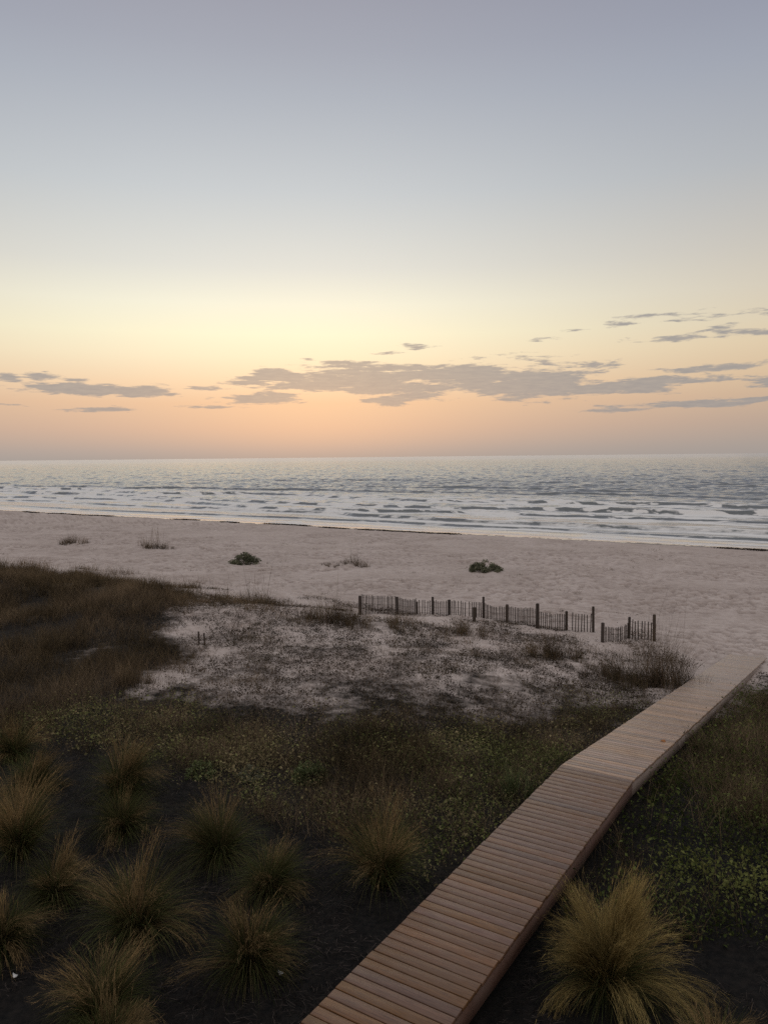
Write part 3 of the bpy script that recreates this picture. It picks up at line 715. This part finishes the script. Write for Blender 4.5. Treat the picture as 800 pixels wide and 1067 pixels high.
# pine straw mulch
def straw():
    n = 140000
    x = rng.uniform(-14, 14, n); y = rng.uniform(4, 17, n); z = ground_z(x, y); px, py, Z = project(x, y, z)
    ok = in_poly(px, py, [(-400, 790), (0, 775), (170, 800), (250, 838), (350, 880), (440, 905), (510, 880), (600, 930), (720, 985), (1000, 985), (1000, 1400), (-400, 1400)])
    s, t = st(x, y); ok &= ~((t > WALK_T0-.02) & (t < WALK_T1+.02))
    ok &= fbm(x/1.2, y/1.2, 3, 500) > .36
    p = np.stack([x, y, z+rng.uniform(.0, .06, n)], 1)[ok]; n = len(p)
    az = fbm(p[:, 0]/.8, p[:, 1]/.8, 2, 510)*9+rng.normal(0, .6, n)
    arr = blades_arrays(p, rng.uniform(.05, .17, n), az, rng.normal(1.5, .12, n), rng.normal(.1, .2, n), np.full(n, .0055), 2, rng.random(n), az+math.pi/2)
    o = mesh_obj('straw_mulch', arr[0], arr[1], M['straw'], None, {'tint': arr[2], 'along': arr[3]})
    tag(o, 'dark pine straw mulch lying between the grass clumps', 'mulch', kind='stuff')
straw()

# dark seaweed line at the top of the wash
def wrack():
    parts = []
    n = 2200
    t0 = rng.uniform(-150, 40, n); keep = fbm(t0/9, t0*0, 3, 600) > .44; t0 = t0[keep]; n = len(t0)
    s0 = 75.6+1.6*(fbm(t0/9, t0*0, 3, 601)-.5)*2+rng.normal(0, .25, n)
    k = 14
    T = np.repeat(t0, k)+rng.normal(0, .35, n*k); S = np.repeat(s0, k)+rng.normal(0, .12, n*k)
    x, y = xy(S, T); z = ground_z(x, y)+rng.uniform(0.01, .10, n*k)
    arr = leaves_arrays(np.stack([x, y, z], 1), rng.uniform(.08, .22, n*k), 2.5, .35)
    o = mesh_obj('seaweed', arr[0], arr[1], M['weed'], None, {'tint': arr[2], 'along': arr[3]})
    tag(o, 'broken dark line of seaweed washed up along the waterline', 'seaweed', kind='stuff')
wrack()

# dry twigs and small weeds scattered on the open beach
def beach_litter():
    parts = []
    n = 260
    x = rng.uniform(-40, 25, n); y = rng.uniform(34, 80, n); s, t = st(x, y)
    px, py, _ = project(x, y, ground_z(x, y))
    ok = (s > 33) & (s < 70) & (fbm(x/9, y/9, 2, 620) > .5-.2*(px < 420)); x, y = x[ok], y[ok]
    for cx, cy in zip(x, y):
        m = rng.integers(6, 26); p = np.stack([cx+rng.normal(0, .22, m), cy+rng.normal(0, .15, m), np.zeros(m)], 1); p[:, 2] = ground_z(p[:, 0], p[:, 1])-.02
        parts.append(blades_arrays(p, rng.uniform(.06, .32, m), rng.uniform(0, 6.28, m), np.abs(rng.normal(.6, .4, m)), rng.uniform(0, 1, m), np.full(m, .016), 2))
    v, q, t_, a = join(parts)
    o = mesh_obj('beach_weeds', v, q, M['dune'], None, {'tint': t_, 'along': a}); tag(o, 'tiny dry weeds and twigs dotted over the open beach sand', 'weeds', kind='stuff')
beach_litter()

# ------------------------------------------------------------------ single plants on beach and dune
def tuft(px, base, rad, hgt, label, n=500, mat='reed', stalks=0, spread=.5, name='grass_tuft', group=None, wmul=1.0):
    b = on_ground(px, base); _, _, Z = project(*b); sc = float(Z)/F; Rr, H = rad*sc, hgt*sc
    root = empty(name, b); tag(root, label, 'grass', group)
    n = int(n*.75); az = rng.uniform(0, 2*math.pi, n)
    kc = max(9, int(n/70)); ca = rng.uniform(0, 2*math.pi, kc); cr = Rr*rng.random(kc)**.7*.95; ch = .45+.75*rng.random(kc)
    ci = rng.integers(0, kc, n)
    p = np.stack([cr[ci]*np.cos(ca[ci])+rng.normal(0, .10*Rr, n), (cr[ci]*np.sin(ca[ci])+rng.normal(0, .10*Rr, n))*.8, np.zeros(n)], 1)
    rr = np.minimum(np.hypot(p[:, 0], p[:, 1]/.8), Rr*1.2)
    p[:, 2] = ground_z(b[0]+p[:, 0], b[1]+p[:, 1])-b[2]-.02
    L = H*(0.4+.8*rng.random(n))*(1.1-.55*rr/Rr)*ch[ci]*1.25
    w = max(.007, float(Z)*.00030)*wmul
    arr = blades_arrays(p, L, az+rng.normal(0, .8, n), np.abs(rng.normal(spread*.5, spread*.5, n)), rng.uniform(.1, 1.0, n), np.full(n, w)*(.7+.6*rng.random(n)), 3)
    mesh_obj('blades', arr[0], arr[1], M[mat], root, {'tint': arr[2], 'along': arr[3]})
    if stalks:
        m = stalks; p2 = np.stack([rng.normal(0, Rr*.25, m), rng.normal(0, Rr*.2, m), np.zeros(m)], 1)
        arr = blades_arrays(p2, H*rng.uniform(1.3, 2.4, m), rng.uniform(0, 6.28, m), np.abs(rng.normal(.08, .06, m)), rng.uniform(0, .3, m), np.full(m, w*.9), 4, taper=.25)
        mesh_obj('stalks', arr[0], arr[1], M[mat], root, {'tint': arr[2], 'along': arr[3]})
    return root

def leafy_bush(px, base, rad, hgt, label, n=2500, mat='bush', size=.06, name='bush', cat='bush'):
    b = on_ground(px, base); _, _, Z = project(*b); sc = float(Z)/F; Rr, H = rad*sc, hgt*sc
    root = empty(name, b); tag(root, label, cat)
    nc = 34; th = rng.uniform(0, 2*math.pi, nc); r_ = rng.random(nc)**.6*.95
    cz = rng.uniform(.1, .9, nc)*(1-r_**2)
    cc = np.stack([r_*np.cos(th)*Rr, r_*np.sin(th)*Rr, cz*H], 1)
    ci = rng.integers(0, nc, n); dv = rng.normal(0, 1, (n, 3)); dv /= np.linalg.norm(dv, axis=1)[:, None]
    p = cc[ci]+dv*(rng.random(n)**.4)[:, None]*np.array([Rr*.22, Rr*.22, H*.24]); p[:, 2] = np.maximum(p[:, 2], .0)
    arr = leaves_arrays(p, np.full(n, size)*(.6+.8*rng.random(n)), 1.8, .1)
    mesh_obj('leaves', arr[0], arr[1], M[mat], root, {'tint': arr[2], 'along': arr[3]})
    mb = MB()
    for c in cc[::2]: mb.tube((c[0]*.15, c[1]*.15, -.1), c, .018, .006, 5)
    mb.build('stems', M['stem'], root)
    return root

tuft(78, 567, 20, 12, 'low dark grass tuft farthest left on the open beach', 500)
tuft(161, 571, 23, 13, 'grass tuft with tall thin seed stalks on the left beach', 500, stalks=16)
leafy_bush(257, 587, 17, 11, 'rounded green bush low on the beach, left of centre', 3000, 'bush', .12)
leafy_bush(505, 594, 17, 10.5, 'rounded dull green bush alone on the right half of the beach', 3000, 'bush', .12)
tuft(372, 589, 19, 12, 'dark spiky grass tuft on the beach between the two round bushes', 350, stalks=5)
tuft(346, 590, 15, 5, 'thin straggly grass patch just left of the dark spiky tuft', 420, spread=.8)
tuft(268, 630, 26, 22, 'brown grass tuft with tall stalks on the dune crest above the bare sand', 700, stalks=14)
tuft(345, 650, 42, 26, 'wide brown grass patch just left of the long sand fence', 2200, stalks=6)
tuft(418, 654, 28, 18, 'olive grass tuft in front of the left part of the long fence', 700)
tuft(486, 662, 30, 20, 'dark green grass tuft in front of the middle of the long fence', 800, stalks=4)
tuft(582, 686, 34, 30, 'reddish brown bushy tuft below the gap between the fences', 1400, mat='dune')
tuft(686, 716, 54, 50, 'big dense brown grass stand beside the boardwalk near its sandy end', 2600, stalks=20, spread=.35)
tuft(636, 706, 34, 26, 'low brown grass tuft between short fence and the big grass stand', 900)
tuft(140, 712, 30, 30, 'dark grey green bushy tuft at the lower right of the brown dune grass', 900, mat='dune')
leafy_bush(322, 812, 20, 24, 'bright green bush in the ground cover left of centre', 1500, 'fresh', .05)
leafy_bush(210, 808, 16, 18, 'small bright green shrub behind the dark grass clumps', 900, 'fresh', .045)
leafy_bush(262, 812, 16, 14, 'low dark green shrub between the two bright green ones', 900, 'bush', .045)
tuft(540, 832, 15, 40, 'tall fresh green leafy plant beside the kink of boardwalk', 260, mat='fresh', spread=.3, name='green_plant', wmul=2.5)

# small things
def flake(px, py, size, label, mat, name, z=None, cat='shell'):
    b = on_ground(px, py) if z is None else z
    n = 9; pts = [(0, 0, .012)]
    for i in range(n):
        th = 2*math.pi*i/n; r = size*(.8+.3*random.random())*(1 if i % n else .6); pts.append((r*math.cos(th)*1.3, r*math.sin(th)*.8, .004+.012*math.sin(2*th)))
    for i in range(n):
        p = pts[1+i]; pts.append((p[0]*.97, p[1]*.97, p[2]-.006))
    f = []
    for i in range(n):
        j = (i+1) % n; f += [[0, 1+i, 1+j], [1+i, 1+n+i, 1+n+j], [1+i, 1+n+j, 1+j]]
    o = mesh_obj(name, pts, f, mat, None, tris=True); o.location = (b[0], b[1], b[2]+.05); o.rotation_euler = (.35, .1, random.uniform(0, 3)); tag(o, label, cat)
flake(16, 1021, .040, 'small white shell lying on the mulch in the bottom left corner', M['shell'], 'shell')
flake(292, 1018, .042, 'pale curled leaf on dark mulch beside the wispy clump', M['shell'], 'fallen_leaf', cat='leaf')
_d = ray(691, 773); _k = 5.0
for _k in np.linspace(10, 40, 6000):
    _p = CAM+_d*_k; _s, _t = st(_p[0], _p[1])
    if _p[2] < float(deck_z(np.array(_s))): break
flake(0, 0, .055, 'small orange leaf lying on the boardwalk planks', M['orange_leaf'], 'fallen_leaf', np.array([_p[0], _p[1], _p[2]-.035]), 'leaf')

# ------------------------------------------------------------------ sky
def srgb(c): return tuple(((v/255)/12.92 if v <= 10.3 else (((v/255)+.055)/1.055)**2.4) for v in c)
SUN_AZ, SUN_EL = R(-5), R(4)
def build_world():
    w = bpy.data.worlds.new('World'); scene.world = w; w.use_nodes = True
    nt = w.node_tree; nt.nodes.clear(); L = nt.links
    out = N(nt, 'OutputWorld'); bg = N(nt, 'Background'); L.new(bg.outputs[0], out.inputs[0])
    sky = N(nt, 'TexSky', sky_type='NISHITA'); sky.sun_disc = False; sky.sun_elevation = SUN_EL; sky.sun_rotation = SUN_AZ
    sky.air_density = 1.2; sky.dust_density = 2.0; sky.ozone_density = 2.0
    tc = N(nt, 'TexCoord'); sep = N(nt, 'SeparateXYZ'); L.new(tc.outputs['Generated'], sep.inputs[0])
    x, y, z = sep.outputs
    el = math_(nt, 'ARCSINE', z); az = math_(nt, 'ARCTAN2', x, y)
    eld = math_(nt, 'MULTIPLY', el, 180/math.pi)
    e01 = math_(nt, 'DIVIDE', eld, 60.0, clamp=True)
    def rp(stops): n = ramp(nt, [(e/60.0, srgb(c)) for e, c in stops], 'B_SPLINE' if False else 'LINEAR'); L.new(e01, n.inputs[0]); return n.outputs[0]
    sunw = rp([(0, (168, 162, 157)), (.6, (178, 167, 160)), (2.2, (210, 180, 160)), (4.0, (231, 194, 163)), (5.4, (245, 214, 180)), (7.4, (252, 237, 204)), (8.9, (254, 247, 215)), (11, (247, 244, 223)), (13.5, (227, 227, 219)), (18.5, (203, 208, 211)), (24.3, (179, 184, 193)), (27, (169, 172, 183)), (30, (161, 162, 174)), (40, (168, 168, 178)), (60, (202, 203, 206))])
    side = rp([(0, (166, 158, 153)), (.6, (170, 160, 153)), (2.2, (186, 166, 152)), (4.0, (204, 178, 154)), (5.4, (216, 190, 160)), (7.4, (223, 202, 171)), (8.9, (220, 205, 180)), (11, (213, 203, 186)), (13.5, (203, 197, 187)), (18.5, (180, 183, 187)), (24.3, (161, 166, 179)), (27, (153, 157, 172)), (30, (146, 149, 165)), (40, (156, 157, 168)), (60, (200, 201, 205))])
    away = rp([(0, (160, 148, 144)), (4, (176, 158, 150)), (10, (190, 174, 166)), (20, (186, 178, 174)), (35, (188, 184, 184)), (60, (202, 203, 206))])
    da = math_(nt, 'ABSOLUTE', math_(nt, 'SUBTRACT', az, R(-9)))
    def sm(a, b):
        n = N(nt, 'MapRange', interpolation_type='SMOOTHSTEP'); L.new(da, n.inputs[0]); n.inputs[1].default_value = a; n.inputs[2].default_value = b; return n.outputs[0]
    c = mix(nt, sm(R(2), R(44)), sunw, side); c = mix(nt, sm(R(45), R(130)), c, away)
    # clouds: banks given by their bearing and height in the sky
    cv = N(nt, 'CombineXYZ'); L.new(az, cv.inputs[0]); L.new(el, cv.inputs[1])
    def stretch(sx, sy, sc, det, rough, dist=0.0, off=0.0):
        m = N(nt, 'VectorMath', operation='MULTIPLY_ADD'); L.new(cv.outputs[0], m.inputs[0]); m.inputs[1].default_value = (sx, sy, 1); m.inputs[2].default_value = (off, off*.7, off)
        return noise(nt, m.outputs[0], sc, det, rough, dist).outputs[0]
    nA = stretch(13, 88, 1.0, 6, .62, .25, 3.1); nB = stretch(55, 330, 1.0, 4, .6, .2, 9.0); nW = stretch(9, 30, 1.0, 2, .5, 0, 17.0)
    field = None
    for (cx, cy, rx, ry, st_) in CLOUDS:
        d0 = ray(cx, cy); a0 = math.atan2(d0[0], d0[1]); e0 = math.asin(d0[2])
        m = N(nt, 'VectorMath', operation='SUBTRACT'); L.new(cv.outputs[0], m.inputs[0]); m.inputs[1].default_value = (a0, e0, 0)
        m2 = N(nt, 'VectorMath', operation='MULTIPLY'); L.new(m.outputs[0], m2.inputs[0]); m2.inputs[1].default_value = (F/rx, F/ry, 0)
        ln = N(nt, 'VectorMath', operation='LENGTH'); L.new(m2.outputs[0], ln.inputs[0])
        v = math_(nt, 'MULTIPLY', math_(nt, 'SUBTRACT', 1.0, ln.outputs[1]), st_)
        field = v if field is None else math_(nt, 'MAXIMUM', field, v)
    field = math_(nt, 'MAXIMUM', field, -1.6)
    dens = math_(nt, 'ADD', math_(nt, 'MULTIPLY', field, .95), math_(nt, 'MULTIPLY', math_(nt, 'SUBTRACT', nA, .5), 3.0))
    dens = math_(nt, 'ADD', dens, math_(nt, 'MULTIPLY', math_(nt, 'SUBTRACT', nB, .5), 1.1))
    mr = N(nt, 'MapRange', interpolation_type='SMOOTHSTEP'); L.new(dens, mr.inputs[0]); mr.inputs[1].default_value = -.02; mr.inputs[2].default_value = .42; mr.inputs[4].default_value = .9
    cl = ramp(nt, [(0.30, srgb((167, 161, 157))), (0.7, srgb((150, 148, 150)))]); L.new(nB, cl.inputs[0])
    c = mix(nt, mr.outputs[0], c, cl.outputs[0])
    # the graded dawn colours lie over the physical sky
    k = N(nt, 'VectorMath', operation='SCALE'); L.new(c, k.inputs[0]); k.inputs['Scale'].default_value = 1/0.12
    fin = mix(nt, 0.94, sky.outputs[0], k.outputs[0])
    L.new(fin, bg.inputs[0]); bg.inputs[1].default_value = 0.12
CLOUDS = [(400, 396, 110, 18, 1.2), (440, 390, 60, 13, 1.1), (291, 392.5, 36, 9, 1.0), (261, 398, 30, 6, .9), (269, 415, 44, 7, 1.0), (404, 417, 30, 8, .9), (340, 402, 60, 9, 1.0), (212, 404, 30, 3, .5), (205, 424, 25, 2.5, .45),
          (347, 379, 15, 4.5, .6), (321, 374, 8, 2, .45), (434, 362.5, 19, 3, .6), (411, 367, 17, 2, .5), (452, 411, 34, 5, .7), (552, 398, 80, 20, 1.2), (504, 394, 50, 18, 1.1), (632, 404, 80, 8, 1.0), (612, 382, 38, 4, .6), (556, 374, 32, 3, .5),
          (728, 384, 62, 4, .7), (748, 394, 45, 5, .8), (680, 396, 55, 5, .8), (784, 403, 12, 2, .4), (650, 427, 40, 2.5, .6), (710, 422, 60, 3.2, .8), (775, 416, 50, 2.8, .7), (680, 327, 18, 2.4, .26), (670, 337, 14, 2, .2), (656, 353, 17, 2.2, .30), (704, 352, 20, 3, .26),
          (736, 334, 16, 2.4, .22), (766, 336, 13, 2, .22), (796, 325, 13, 2.2, .3), (788, 346, 24, 3, .18), (570, 352, 13, 1.8, .4), (600, 345, 12, 1.8, .3), (99, 406, 92, 7, 1.1), (42, 403, 26, 5, .9), (39, 392, 19, 4, .7), (9, 393, 15, 4.5, .8),
          (78, 395, 18, 2, .5), (97, 390, 8, 1.6, .4), (12, 422, 18, 1.6, .4), (102, 426, 22, 1.4, .25), (-90, 398, 70, 8, 1), (900, 392, 90, 7, 1), (960, 340, 60, 4, .6)]
build_world()

sd = bpy.data.lights.new('sun', 'SUN'); sd.energy = 0.06; sd.angle = R(60); sd.color = (1.0, .74, .5)
so = bpy.data.objects.new('sun', sd); COL.objects.link(so); so.location = (0, 30, 40)
from mathutils import Vector, Matrix
_dir = Vector((math.sin(SUN_AZ)*math.cos(SUN_EL), math.cos(SUN_AZ)*math.cos(SUN_EL), math.sin(SUN_EL)))
so.rotation_euler = _dir.to_track_quat('Z', 'Y').to_euler()

# ------------------------------------------------------------------ camera object and output
cd = bpy.data.cameras.new('camera'); co_ = bpy.data.objects.new('camera', cd); COL.objects.link(co_)
cd.sensor_fit = 'HORIZONTAL'; cd.sensor_width = 36.0; cd.lens = 36.0*F/800.0
cd.clip_start = 0.1; cd.clip_end = 100000
co_.matrix_world = Matrix(((_r[0], _u[0], -_f[0], CAM[0]), (_r[1], _u[1], -_f[1], CAM[1]), (_r[2], _u[2], -_f[2], CAM[2]), (0, 0, 0, 1)))
scene.camera = co_
scene.view_settings.view_transform = 'Standard'; scene.view_settings.look = 'None'
scene.view_settings.exposure = 0.0; scene.view_settings.gamma = 1.0; scene.view_settings.use_curve_mapping = False
scene.cycles.max_bounces = 6; scene.cycles.use_denoising = False
